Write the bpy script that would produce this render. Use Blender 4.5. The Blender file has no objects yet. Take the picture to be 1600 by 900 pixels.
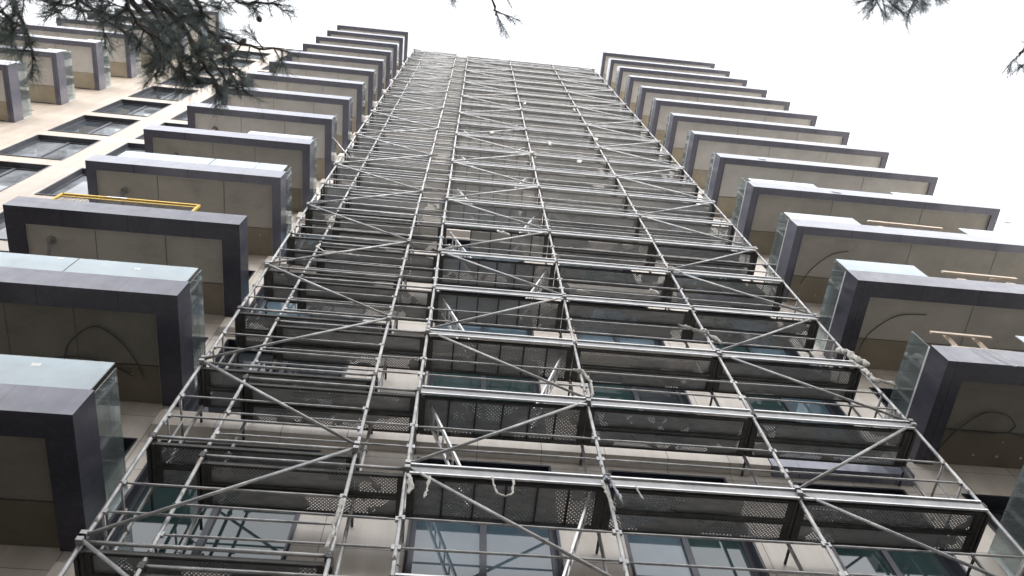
import bpy, math, random
from mathutils import Vector, Matrix
R = math.radians
random.seed(7)
scene = bpy.context.scene
COL = scene.collection

# ------------------------------------------------------------------ helpers
class MB:
    """collects polygons, builds ONE mesh object"""
    def __init__(s):
        s.v = []; s.f = []; s.sm = []
    def quad(s, a, b, c, d):
        n = len(s.v); s.v += [tuple(a), tuple(b), tuple(c), tuple(d)]; s.f.append((n, n+1, n+2, n+3)); s.sm.append(False)
    def tri(s, a, b, c):
        n = len(s.v); s.v += [tuple(a), tuple(b), tuple(c)]; s.f.append((n, n+1, n+2)); s.sm.append(False)
    def box(s, x0, x1, y0, y1, z0, z1, skip=()):
        n = len(s.v)
        s.v += [(x0,y0,z0),(x1,y0,z0),(x1,y1,z0),(x0,y1,z0),(x0,y0,z1),(x1,y0,z1),(x1,y1,z1),(x0,y1,z1)]
        for k, q in enumerate([(0,3,2,1),(4,5,6,7),(0,1,5,4),(1,2,6,5),(2,3,7,6),(3,0,4,7)]):
            if k in skip: continue
            s.f.append(tuple(n+i for i in q)); s.sm.append(False)
    def obox(s, p, q, w, h, up=(0,0,1)):
        """bar of rectangular section w x h from p to q"""
        p = Vector(p); q = Vector(q); d = (q-p).normalized(); up = Vector(up)
        if abs(d.dot(up)) > .99: up = Vector((0,1,0))
        a = d.cross(up).normalized()*w/2; b = a.cross(d).normalized()*h/2
        n = len(s.v)
        for c in (p, q):
            for u, t in ((-1,-1),(1,-1),(1,1),(-1,1)): s.v.append(tuple(c+a*u+b*t))
        for f in [(0,3,2,1),(4,5,6,7),(0,1,5,4),(1,2,6,5),(2,3,7,6),(3,0,4,7)]:
            s.f.append(tuple(n+i for i in f)); s.sm.append(False)
    def tube(s, pts, r, k=8, cap=True, flat=1.0):
        pts = [Vector(p) for p in pts]; rs = r if isinstance(r, (list, tuple)) else [r]*len(pts)
        n0 = len(s.v); prev = None
        for i, p in enumerate(pts):
            d = (pts[min(i+1, len(pts)-1)]-pts[max(i-1, 0)]).normalized()
            if prev is None:
                u = Vector((0,0,1)) if abs(d.z) < .9 else Vector((0,1,0))
                a = d.cross(u).normalized()
            else:
                a = (prev-d*prev.dot(d)).normalized()
            prev = a; b = d.cross(a)
            for j in range(k):
                t = 2*math.pi*j/k
                s.v.append(tuple(p+a*(math.cos(t)*rs[i])+b*(math.sin(t)*rs[i]*flat)))
        for i in range(len(pts)-1):
            for j in range(k):
                s.f.append((n0+i*k+j, n0+i*k+(j+1)%k, n0+(i+1)*k+(j+1)%k, n0+(i+1)*k+j)); s.sm.append(True)
        if cap:
            s.f.append(tuple(n0+j for j in reversed(range(k)))); s.sm.append(False)
            m = n0+(len(pts)-1)*k
            s.f.append(tuple(m+j for j in range(k))); s.sm.append(False)
    def mesh(s, name, m):
        me = bpy.data.meshes.new(name); me.from_pydata(s.v, [], s.f)
        me.polygons.foreach_set('use_smooth', s.sm)
        for x in (m if isinstance(m, (list, tuple)) else [m]): me.materials.append(x)
        for k_, v_ in getattr(s, 'mi', {}).items(): me.polygons[k_].material_index = v_
        me.update(); return me
    def build(s, name, m, parent=None):
        o = bpy.data.objects.new(name, s.mesh(name, m)); COL.objects.link(o)
        if parent: o.parent = parent
        return o
def link_mesh(name, me, parent, loc=(0,0,0)):
    o = bpy.data.objects.new(name, me); COL.objects.link(o); o.parent = parent; o.location = loc; return o
def tag(o, label=None, cat=None, group=None, kind=None):
    if label: o['label'] = label
    if cat: o['category'] = cat
    if group: o['group'] = group
    if kind: o['kind'] = kind
    return o
def empty(name, loc=(0,0,0)):
    o = bpy.data.objects.new(name, None); COL.objects.link(o); o.location = loc; return o

# ---------------------------------------------------------------- materials
def newmat(name):
    m = bpy.data.materials.new(name); m.use_nodes = True
    return m, m.node_tree, m.node_tree.nodes['Principled BSDF']
def ramp(nt, fac, stops):
    r = nt.nodes.new('ShaderNodeValToRGB'); e = r.color_ramp.elements
    while len(e) < len(stops): e.new(.5)
    for k, (p, c) in enumerate(stops): e[k].position = p; e[k].color = tuple(c)+(1,)
    nt.links.new(fac, r.inputs[0]); return r.outputs[0]
def objco(nt, scale=(1,1,1)):
    t = nt.nodes.new('ShaderNodeTexCoord'); mp = nt.nodes.new('ShaderNodeMapping'); mp.inputs['Scale'].default_value = scale
    nt.links.new(t.outputs['Object'], mp.inputs[0]); return mp.outputs[0]
def geoco(nt, scale=(1,1,1)):
    t = nt.nodes.new('ShaderNodeNewGeometry'); mp = nt.nodes.new('ShaderNodeMapping'); mp.inputs['Scale'].default_value = scale
    nt.links.new(t.outputs['Position'], mp.inputs[0]); return mp.outputs[0]
def noise(nt, co, scale, detail=4, rough=.6):
    n = nt.nodes.new('ShaderNodeTexNoise'); n.inputs['Scale'].default_value = scale; n.inputs['Detail'].default_value = detail
    n.inputs['Roughness'].default_value = rough; nt.links.new(co, n.inputs['Vector']); return n.outputs['Fac']
def mixc(nt, fac, a, b, mode='MIX'):
    n = nt.nodes.new('ShaderNodeMix'); n.data_type = 'RGBA'; n.blend_type = mode
    for sock, v in ((n.inputs[0], fac), (n.inputs[6], a), (n.inputs[7], b)):
        if isinstance(v, (int, float)): sock.default_value = v
        elif isinstance(v, tuple): sock.default_value = tuple(v)+(1,)
        else: nt.links.new(v, sock)
    return n.outputs[2]
def mth(nt, op, a, b=None, c=None):
    n = nt.nodes.new('ShaderNodeMath'); n.operation = op
    for i, v in enumerate((a, b, c)):
        if v is None: continue
        if isinstance(v, (int, float)): n.inputs[i].default_value = v
        else: nt.links.new(v, n.inputs[i])
    return n.outputs[0]
def bump(nt, h, strength, dist=.01):
    b = nt.nodes.new('ShaderNodeBump'); b.inputs['Strength'].default_value = strength; b.inputs['Distance'].default_value = dist
    nt.links.new(h, b.inputs['Height']); return b.outputs[0]
def simple(name, c1, c2, scale=3, rough=.5, metal=0, spec=.5, bmp=0, stretch=(1,1,1), lo=.3, hi=.7, world=True, detail=5):
    m, nt, p = newmat(name)
    co = geoco(nt, stretch) if world else objco(nt, stretch)
    f = noise(nt, co, scale, detail)
    nt.links.new(ramp(nt, f, [(lo, c1), (hi, c2)]), p.inputs['Base Color'])
    p.inputs['Roughness'].default_value = rough; p.inputs['Metallic'].default_value = metal
    p.inputs['Specular IOR Level'].default_value = spec
    if bmp:
        nt.links.new(bump(nt, noise(nt, co, scale*8, 3), bmp), p.inputs['Normal'])
    return m

M = {}
# galvanised tube: mottled zinc, dust, mortar spots and a little rust
m, nt, p = newmat('galvanised_steel'); co = geoco(nt)
base = ramp(nt, noise(nt, co, 5, 6), [(.3, (.22,.22,.225)), (.5, (.34,.335,.33)), (.72, (.50,.485,.46))])
rust = ramp(nt, noise(nt, co, 1.7, 5), [(.6, (0,0,0)), (.72, (1,1,1))])
c = mixc(nt, mth(nt, 'MULTIPLY', rust, .75), base, (.20,.15,.11))
spots = ramp(nt, noise(nt, co, 26, 2), [(.66, (0,0,0)), (.72, (1,1,1))])
c = mixc(nt, mth(nt, 'MULTIPLY', spots, .6), c, (.60,.58,.54))
nt.links.new(c, p.inputs['Base Color']); p.inputs['Metallic'].default_value = .45; p.inputs['Roughness'].default_value = .48
nt.links.new(bump(nt, noise(nt, co, 60, 3), .25, .004), p.inputs['Normal']); M['zinc'] = m
M['aluminium'] = simple('aluminium_profile', (.52,.52,.53), (.70,.69,.67), 4, .42, .45, bmp=.15)
M['web'] = simple('dull_profile_web', (.22,.22,.225), (.34,.335,.33), 4, .5, .4, bmp=.15)
M['dark_steel'] = simple('dark_deck_steel', (.045,.044,.042), (.10,.097,.09), 3.5, .62, .25, .4, bmp=.15)  # dark steel; on deck lips it stands in for shade between planks

def perforated(name, pitch, thr, c1, c2, patch):
    m, nt, p = newmat(name)
    t = nt.nodes.new('ShaderNodeTexCoord'); sx = nt.nodes.new('ShaderNodeSeparateXYZ'); nt.links.new(t.outputs['Object'], sx.inputs[0])
    a = mth(nt, 'SINE', mth(nt, 'MULTIPLY', sx.outputs[0], math.pi/pitch))
    b = mth(nt, 'SINE', mth(nt, 'MULTIPLY', sx.outputs[1], math.pi/pitch))
    h = mth(nt, 'GREATER_THAN', mth(nt, 'MULTIPLY', a, b), thr)
    # dirt and mortar block the holes in patches
    g = geoco(nt)
    blk = mth(nt, 'GREATER_THAN', noise(nt, g, 1.3, 3), patch)
    h = mth(nt, 'MULTIPLY', h, blk)
    lipz = mth(nt, 'GREATER_THAN', sx.outputs[2], -.012)
    h = mth(nt, 'MULTIPLY', h, lipz)
    f = noise(nt, geoco(nt, (1.2,4,1)), 3, 6)
    c = ramp(nt, f, [(.28, c1), (.72, c2)])
    sp = ramp(nt, noise(nt, g, 22, 3), [(.66, (0,0,0)), (.74, (1,1,1))])
    c = mixc(nt, mth(nt, 'MULTIPLY', sp, .30), c, (.25,.24,.22))
    nt.links.new(c, p.inputs['Base Color']); p.inputs['Roughness'].default_value = .6; p.inputs['Metallic'].default_value = .25
    nt.links.new(mth(nt, 'SUBTRACT', 1.0, h), p.inputs['Alpha'])
    return m
M['perf'] = perforated('perforated_steel_deck', .024, .40, (.29,.29,.29), (.46,.46,.455), .485)
M['perf_bright'] = perforated('brightened_perforated_deck', .024, .40, (.50,.495,.48), (.68,.675,.66), .54)  # paler copy for high lifts, extra light put into the deck colour
M['hatch_bright'] = perforated('brightened_alu_deck', .030, .68, (.48,.475,.46), (.66,.65,.635), .50)  # same lift of brightness for the hatch decks higher up
M['hatch'] = perforated('perforated_alu_deck', .029, .68, (.27,.27,.27), (.42,.42,.415), .43)

# anthracite composite cladding with dust, drip marks, scuffs and vertical panel joints
def cladding(name, c1, c2, coat):
  m, nt, p = newmat(name); co = geoco(nt)
  c = ramp(nt, noise(nt, co, 1.6, 6), [(.3, c1), (.7, c2)])
  st = ramp(nt, noise(nt, geoco(nt, (7,7,.6)), 1.5, 4), [(.5, (0,0,0)), (.78, (1,1,1))])
  c = mixc(nt, mth(nt, 'MULTIPLY', st, .16), c, (.22,.21,.24))
  bx = nt.nodes.new('ShaderNodeSeparateXYZ'); nt.links.new(co, bx.inputs[0])
  jx = mth(nt, 'LESS_THAN', mth(nt, 'FRACT', mth(nt, 'DIVIDE', mth(nt, 'ADD', bx.outputs[0], 40.33), 1.19)), .012)
  c = mixc(nt, mth(nt, 'MULTIPLY', jx, .75), c, (.012,.012,.014))
  nt.links.new(c, p.inputs['Base Color']); p.inputs['Metallic'].default_value = .5; p.inputs['Coat Weight'].default_value = coat; p.inputs['Coat Roughness'].default_value = .16; p.inputs['Coat IOR'].default_value = 1.5
  r2 = ramp(nt, noise(nt, co, 3, 4), [(.3, (.30,)*3), (.7, (.5,)*3)]); nt.links.new(r2, p.inputs['Roughness'])
  nt.links.new(bump(nt, noise(nt, co, .8, 2), .12, .02), p.inputs['Normal'])
  # paler scuffs and mortar splashes
  sc = ramp(nt, noise(nt, geoco(nt), 9, 6, .75), [(.66, (0,0,0)), (.72, (1,1,1))])
  cc = mixc(nt, mth(nt, 'MULTIPLY', sc, .05), c, (.30,.29,.29)); nt.links.new(cc, p.inputs['Base Color'])
  return m
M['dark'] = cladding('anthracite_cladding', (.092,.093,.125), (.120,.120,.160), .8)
M['dark_low'] = cladding('shaded_anthracite_cladding', (.046,.045,.062), (.056,.055,.076), .42)  # darkened copy for low balconies, shade put into the colour

M['navy'] = simple('dark_window_frame', (.018,.020,.030), (.030,.032,.045), 4, .38, .2)
M['grey_frame'] = simple('grey_window_frame', (.055,.057,.065), (.085,.086,.095), 4, .38, .2)
M['trim'] = simple('pale_soffit_trim', (.42,.41,.38), (.55,.53,.48), 4, .5)

# cream cladding tiles, thin dark joints
m, nt, p = newmat('cream_cladding'); t = nt.nodes.new('ShaderNodeNewGeometry'); s_ = nt.nodes.new('ShaderNodeSeparateXYZ')
nt.links.new(t.outputs['Position'], s_.inputs[0])
u = mth(nt, 'DIVIDE', mth(nt, 'ADD', s_.outputs[0], 60.05), 1.0)
v = mth(nt, 'DIVIDE', mth(nt, 'ADD', s_.outputs[2], 0.85), .68)
fu = mth(nt, 'FRACT', u); fv = mth(nt, 'FRACT', v)
j = mth(nt, 'MAXIMUM', mth(nt, 'LESS_THAN', fu, .013), mth(nt, 'LESS_THAN', fv, .018))
cell = nt.nodes.new('ShaderNodeTexWhiteNoise'); cell.noise_dimensions = '2D'; cv = nt.nodes.new('ShaderNodeCombineXYZ')
nt.links.new(mth(nt, 'FLOOR', u), cv.inputs[0]); nt.links.new(mth(nt, 'FLOOR', v), cv.inputs[1]); nt.links.new(cv.outputs[0], cell.inputs['Vector'])
c = ramp(nt, cell.outputs['Value'], [(0, (.56,.51,.455)), (1, (.63,.58,.52))])
st = ramp(nt, noise(nt, geoco(nt, (3,3,.4)), 1.5, 6), [(.35, (.84,.82,.80)), (.7, (1,1,1))])
c = mixc(nt, 1.0, c, st, 'MULTIPLY')
c = mixc(nt, mth(nt, 'LESS_THAN', s_.outputs[0], -8.3), c, mixc(nt, 1.0, c, (.58,.535,.49), 'MULTIPLY'))   # far left tinted darker and warmer to offset the strong sky light
c = mixc(nt, mth(nt, 'MULTIPLY', j, .75), c, (.10,.085,.07))
nt.links.new(c, p.inputs['Base Color']); p.inputs['Roughness'].default_value = .45
nt.links.new(bump(nt, noise(nt, geoco(nt), 30, 3), .08, .003), p.inputs['Normal']); M['cream'] = m

def plaster(name, c1, c2, stain):
    m, nt, p = newmat(name); co = geoco(nt)
    c = ramp(nt, noise(nt, co, 1.3, 7, .65), [(.3, c1), (.7, c2)])
    s1 = ramp(nt, noise(nt, geoco(nt, (1,1.6,1)), .9, 5, .7), [(.56, (0,0,0)), (.70, (1,1,1))])
    c = mixc(nt, mth(nt, 'MULTIPLY', s1, .35), c, stain)
    nt.links.new(c, p.inputs['Base Color']); p.inputs['Roughness'].default_value = .8
    nt.links.new(bump(nt, noise(nt, co, 14, 4), .3, .004), p.inputs['Normal']); return m
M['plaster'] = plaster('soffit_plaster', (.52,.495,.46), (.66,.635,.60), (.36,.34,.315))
M['plaster_mid'] = plaster('half_shaded_soffit_plaster', (.36,.335,.295), (.47,.44,.39), (.19,.18,.155))  # middle storeys: part of the shade mixed into the plaster colour
M['rawstrip_mid'] = plaster('half_shaded_soffit_strip', (.19,.162,.12), (.27,.232,.175), (.11,.096,.072))  # strip toned down to match the half-shaded plaster
M['plaster_low'] = plaster('shaded_soffit_plaster', (.15,.138,.115), (.215,.20,.17), (.085,.078,.066))  # lowest storeys: shade under the balconies painted into the plaster
M['rawstrip_low'] = plaster('dark_soffit_strip', (.11,.095,.068), (.155,.135,.098), (.06,.052,.038))  # strip darkened for low-storey shade; also colours the seam lines
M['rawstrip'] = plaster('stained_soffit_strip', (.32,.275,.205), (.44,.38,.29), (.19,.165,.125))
M['greywall'] = simple('grey_render', (.46,.45,.43), (.58,.57,.55), .5, .85)
M['concrete'] = simple('concrete', (.45,.43,.40), (.58,.56,.52), 1.2, .85, bmp=.3)
M['paving'] = simple('paving', (.16,.156,.148), (.24,.232,.218), .7, .85, bmp=.2)
M['asphalt'] = simple('asphalt', (.045,.044,.043), (.07,.068,.065), .5, .9, bmp=.3)
M['dryground'] = simple('dry_pale_ground', (.44,.42,.38), (.58,.555,.51), .05, .95)

# window panes: dark rooms behind glass, blinds in some
def pane(name, c1, c2, rough=.03):
    m, nt, p = newmat(name); co = geoco(nt, (1,1,1))
    c = ramp(nt, noise(nt, co, .9, 3), [(.35, c1), (.65, c2)])
    nt.links.new(c, p.inputs['Base Color']); p.inputs['Roughness'].default_value = rough; p.inputs['IOR'].default_value = 1.52
    p.inputs['Specular IOR Level'].default_value = .6
    nt.links.new(bump(nt, noise(nt, co, .7, 1), .05, .02), p.inputs['Normal']); return m
M['pane'] = pane('window_glass', (.020,.024,.028), (.055,.060,.064))
M['pane_pale'] = pane('painted_reflection_glass', (.07,.075,.08), (.20,.21,.22))  # base colour raised to imitate a bright sky reflection
M['pane_green'] = pane('green_window_glass', (.018,.034,.034), (.035,.060,.060))
M['pane_blind'] = pane('blue_blind_behind_glass', (.06,.095,.12), (.11,.15,.18))
# clear balustrade glass with faint green tint
def clearglass(name, tint, refl, film, filmc, edge=.0):
    m = bpy.data.materials.new(name); m.use_nodes = True; nt = m.node_tree; nt.nodes.clear()
    out = nt.nodes.new('ShaderNodeOutputMaterial'); tr = nt.nodes.new('ShaderNodeBsdfTransparent'); tr.inputs[0].default_value = tuple(tint)+(1,)
    gl = nt.nodes.new('ShaderNodeBsdfGlossy'); gl.inputs['Roughness'].default_value = .03; gl.inputs[0].default_value = (.95,.98,1,1)
    fr = nt.nodes.new('ShaderNodeFresnel'); fr.inputs[0].default_value = 1.5
    mx = nt.nodes.new('ShaderNodeMixShader'); nt.links.new(mth(nt, 'MINIMUM', mth(nt, 'MULTIPLY', fr.outputs[0], refl), 1.0), mx.inputs[0])
    df = nt.nodes.new('ShaderNodeBsdfDiffuse'); co = geoco(nt)
    nt.links.new(ramp(nt, noise(nt, co, 2.2, 4), [(.3, tuple(x*.9 for x in filmc)), (.7, filmc)]), df.inputs[0])
    m2 = nt.nodes.new('ShaderNodeMixShader')
    nt.links.new(mth(nt, 'MULTIPLY', ramp(nt, noise(nt, co, 1.4, 5), [(.3, (.75,)*3), (.7, (1,)*3)]), film), m2.inputs[0])
    nt.links.new(tr.outputs[0], m2.inputs[1]); nt.links.new(df.outputs[0], m2.inputs[2])
    nt.links.new(m2.outputs[0], mx.inputs[1]); nt.links.new(gl.outputs[0], mx.inputs[2]); nt.links.new(mx.outputs[0], out.inputs[0]); return m
M['glass_side'] = clearglass('balustrade_glass', (.80,.85,.83), .85, .17, (.37,.40,.40))
M['glass_front'] = clearglass('dusty_film_glass', (.66,.74,.75), 1.0, .80, (.50,.58,.61))
M['yellow'] = simple('yellow_paint', (.55,.34,.03), (.70,.45,.06), 6, .5)
M['mesh_wire'] = simple('black_wire', (.03,.03,.03), (.06,.06,.06), 6, .6)
M['timber'] = simple('raw_timber', (.44,.35,.27), (.62,.52,.42), 3, .75, stretch=(1,6,6), bmp=.3)
M['cloth'] = simple('dirty_cloth', (.34,.325,.29), (.60,.58,.53), 14, .9, bmp=.6)
M['plastic'] = simple('torn_plastic_film', (.30,.31,.36), (.46,.47,.52), 14, .35, bmp=.6)
M['cable'] = simple('black_cable', (.035,.034,.032), (.075,.072,.068), 8, .5)
M['wire'] = simple('pale_wire', (.40,.39,.37), (.5,.5,.48), 8, .5, .3)
M['sticker'] = simple('white_sticker', (.7,.7,.68), (.82,.82,.8), 8, .6)
M['pipe'] = simple('grey_plastic_pipe', (.20,.19,.18), (.30,.29,.27), 8, .5)
M['bark'] = simple('pine_bark', (.035,.026,.02), (.09,.065,.05), 9, .9, bmp=.8)
M['cone'] = simple('pine_cone', (.035,.025,.02), (.08,.055,.04), 30, .85, bmp=.8)
m, nt, p = newmat('pine_needles')
nt.links.new(ramp(nt, noise(nt, geoco(nt), 2.5, 3), [(.3, (.075,.09,.085)), (.7, (.13,.15,.135))]), p.inputs['Base Color'])
p.inputs['Roughness'].default_value = .6; p.inputs['Specular IOR Level'].default_value = .3
tl = nt.nodes.new('ShaderNodeBsdfTranslucent'); tl.inputs[0].default_value = (.22,.26,.24,1); mx = nt.nodes.new('ShaderNodeMixShader'); mx.inputs[0].default_value = .45
nt.links.new(p.outputs[0], mx.inputs[1]); nt.links.new(tl.outputs[0], mx.inputs[2]); nt.links.new(mx.outputs[0], nt.nodes['Material Output'].inputs[0]); M['needle'] = m
m, nt, p = newmat('thin_glare_pale_needles'); p.inputs['Base Color'].default_value = (.20,.235,.24,1); p.inputs['Roughness'].default_value = .6  # paler copy of the needles, sky glare put into the colour
tl = nt.nodes.new('ShaderNodeBsdfTranslucent'); tl.inputs[0].default_value = (.42,.47,.50,1); mx = nt.nodes.new('ShaderNodeMixShader'); mx.inputs[0].default_value = .6
nt.links.new(p.outputs[0], mx.inputs[1]); nt.links.new(tl.outputs[0], mx.inputs[2]); nt.links.new(mx.outputs[0], nt.nodes['Material Output'].inputs[0]); M['needle_thin'] = m

# --------------------------------------------------- dimensions (metres)
OZ = 8.414          # height of scaffold lift 0
LIFT = 2.0
FY = 1.0            # facade plane
BY = -.95           # front of the balconies
ST = 3.4            # storey
ROOF = 55.3
S = {0: -3.26, 1: -2.57, 2: -.686, 3: 0.0, 4: 2.57, 5: 5.14, 6: 7.71}
TOPL = 22

# ------------------------------------------------------------ ground, street
g = MB(); g.box(-900, 900, -900, 900, -.3, 0); tag(g.build('ground', M['dryground']), kind='structure')
g = MB(); g.quad((-70,-23,.004),(70,-23,.004),(70,-11,.004),(-70,-11,.004)); tag(g.build('road', M['asphalt']), kind='structure')
g = MB(); g.box(-60, 60, -11, 1.2, 0.0, .12); tag(g.build('pavement', M['paving']), kind='structure')

# added unseen block, placed to shade the lower storeys and bounce fill light
NB = tag(empty('shading_block', (0,-32,0)), 'added unseen grey block with rows of dark windows, put up to shade the lower storeys', 'building')
g = MB(); g.box(-55, 45, -40, -24, 0, 26); o = g.build('wall', M['greywall']); o.parent = NB; o.matrix_parent_inverse = Matrix.Translation((0,32,0))
for zz in range(6):
    g = MB(); g.box(-54, 44, -24.0, -23.9, 2+zz*4, 4+zz*4); o = g.build('window_band', M['navy']); o.parent = NB; o.matrix_parent_inverse = Matrix.Translation((0,32,0))

# ---------------------------------------------------------------- building
B = tag(empty('apartment_building', (-6, FY, .12)), 'tall cream apartment tower with anthracite framed balconies stacked on its face behind scaffolding', 'building')
def bchild(o):
    o.parent = B; o.matrix_parent_inverse = Matrix.Translation((6, -FY, -.12)); return o
XL, XR = -30.0, 15.35
cols = [(-26.5,-24.4), (-23.6,-21.5), (-13.8,-11.75), (-10.9,-8.85), (-3.75,-1.40), (.05,2.10), (3.0,4.85), (5.95,7.75)]
doors = [(-19.7,-15.6), (-7.75,-4.10), (8.7,14.8)]
rows = [(2.55+ST*k, 1.93+ST*(k+1)) for k in range(0, 15)]
open_ = []
for c_ in cols:
    for r_ in rows: open_.append((c_[0], c_[1], r_[0], r_[1], 'w'))
for c_ in doors:
    for k, r_ in enumerate(rows): open_.append((c_[0], c_[1], r_[0]+.72, r_[1], 'd'))
def wall_mesh():
    mb = MB(); xs = sorted({XL, XR} | {x for c_ in cols+doors for x in c_})
    zs_w = [0.12]+[z for r_ in rows for z in r_]+[ROOF]
    for i in range(len(xs)-1):
        a, b = xs[i], xs[i+1]; isw = (a, b) in cols; isd = (a, b) in doors
        if not (isw or isd):
            mb.quad((a,FY,.12),(b,FY,.12),(b,FY,ROOF),(a,FY,ROOF)); continue
        dz = -.72 if isd else 0
        zz = [0.12]+[z-(dz if q == 0 else 0) for r_ in rows for q, z in enumerate(r_)]+[ROOF]
        for k in range(0, len(zz)-1, 2):
            mb.quad((a,FY,zz[k]),(b,FY,zz[k]),(b,FY,zz[k+1]),(a,FY,zz[k+1]))
    # other faces
    D = 16
    mb.quad((XR,FY,.12),(XR,D,.12),(XR,D,ROOF),(XR,FY,ROOF)); mb.quad((XL,D,.12),(XL,FY,.12),(XL,FY,ROOF),(XL,D,ROOF))
    mb.quad((XR,D,.12),(XL,D,.12),(XL,D,ROOF),(XR,D,ROOF)); mb.quad((XL,FY,ROOF),(XR,FY,ROOF),(XR,D,ROOF),(XL,D,ROOF))
    mb.quad((XL,FY+.6,.12),(XR,FY+.6,.12),(XR,FY+.6,ROOF-.05),(XL,FY+.6,ROOF-.05))
    return mb
bchild(wall_mesh().build('wall', M['cream']))
pr = MB(); pr.box(XL-.06, XR+.06, FY-.06, FY+.3, ROOF, ROOF+.12); bchild(pr.build('roof_coping', M['dark']))

def window(x0, x1, z0, z1, kind, rnd, mt_=None):
    D = .20 if kind == 'w' else .26
    f = MB(); t = .035
    # reveal lining
    f.box(x0, x0+t, FY-.012, FY+D+.1, z0, z1); f.box(x1-t, x1, FY-.012, FY+D+.1, z0, z1)
    f.box(x0+t, x1-t, FY-.012, FY+D+.1, z1-t, z1); f.box(x0+t, x1-t, FY-.03, FY+D+.1, z0, z0+t)
    # sash frames
    a, b, c_, d = x0+t, x1-t, z0+t, z1-t; s = .07; y0, y1 = FY+D-.05, FY+D+.02
    f.box(a, b, y0, y1, c_, c_+s); f.box(a, b, y0, y1, d-s, d); f.box(a, a+s, y0-.002, y1, c_+s, d-s); f.box(b-s, b, y0-.002, y1, c_+s, d-s)
    n = 2 if kind == 'w' else 3
    edges = [a+s+(b-a-2*s)*k/n for k in range(n+1)]
    for e in edges[1:-1]: f.box(e-.045, e+.045, y0-.004, y1, c_+s, d-s)
    if kind == 'w' and rnd.random() < .0: pass
    fo = bchild(f.build('window' if kind == 'w' else 'balcony_door', M['grey_frame'] if x1 < -8.3 else M['navy']))
    for k in range(n):
        q = MB(); e0, e1 = edges[k], edges[k+1]; l = e0+(.045 if k else 0); r = e1-(.045 if k < n-1 else 0)
        q.quad((l, FY+D-.01, c_+s), (r, FY+D-.01, c_+s), (r, FY+D-.01, d-s), (l, FY+D-.01, d-s))
        w = rnd.random(); mt = M['pane'] if w < .5 else M['pane_green'] if w < .72 else M['pane_blind']
        if kind == 'd': mt = M['pane']
        if mt_: mt = mt_[k]
        q.build('pane', mt, fo)
rnd = random.Random(3)
for c_ in cols:
    for k, r_ in enumerate(rows):
        if k < 1 or (c_[0] < -8 and k < 4): 
            pass
        if c_[0] < -20 and k < 7: continue
        near = {(-3.75,2):('pane_green','pane_green'), (.05,2):('pane_blind','pane_blind'), (3.0,2):('pane_blind','pane_green'), (5.95,2):('pane_green','pane_green'),
                (.05,4):('pane_blind','pane_blind'), (3.0,4):('pane_blind','pane_blind'), (.05,3):('pane_green','pane_green'), (3.0,3):('pane_green','pane')}.get((c_[0], k))
        if c_[0] < -8: near = rnd.choice([('pane_pale', 'pane_pale'), ('pane', 'pane_pale'), ('pane_pale', 'pane')])
        window(c_[0], c_[1], r_[0], r_[1], 'w', rnd, near and [M[q] for q in near])
for c_ in doors:
    for k, r_ in enumerate(rows):
        if c_[0] < -15 and k < 6: continue
        window(c_[0], c_[1], r_[0]+.72, r_[1], 'd', rnd)
# fill the openings nobody glazed (far side storeys below the picture)
# cornices between the storeys behind the scaffold
for k, r_ in enumerate(rows):
    z = r_[1]
    for (a, b, mt) in ((-3.95, 5.62, M['cream']), (5.64, 7.98, M['dark'])):
        mb = MB(); z0, z1, zt = z+.12, z+.19, z+.60
        P0 = (FY+.0, z0); P1 = (FY-.16, z1); P2 = (FY-.16, zt)
        mb.quad((a,P0[0]-.004,P0[1]),(b,P0[0]-.004,P0[1]),(b,P1[0],P1[1]),(a,P1[0],P1[1]))
        mb.quad((a,P1[0],P1[1]),(b,P1[0],P1[1]),(b,P2[0],P2[1]),(a,P2[0],P2[1]))
        mb.quad((a,P2[0],P2[1]),(b,P2[0],P2[1]),(b,FY-.003,P2[1]+.01),(a,FY-.003,P2[1]+.01))
        for x in (a, b):
            mb.quad((x,FY-.003,z0),(x,P1[0],z1),(x,P2[0],zt),(x,FY-.003,zt))
        bchild(mb.build('cornice', mt))

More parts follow.
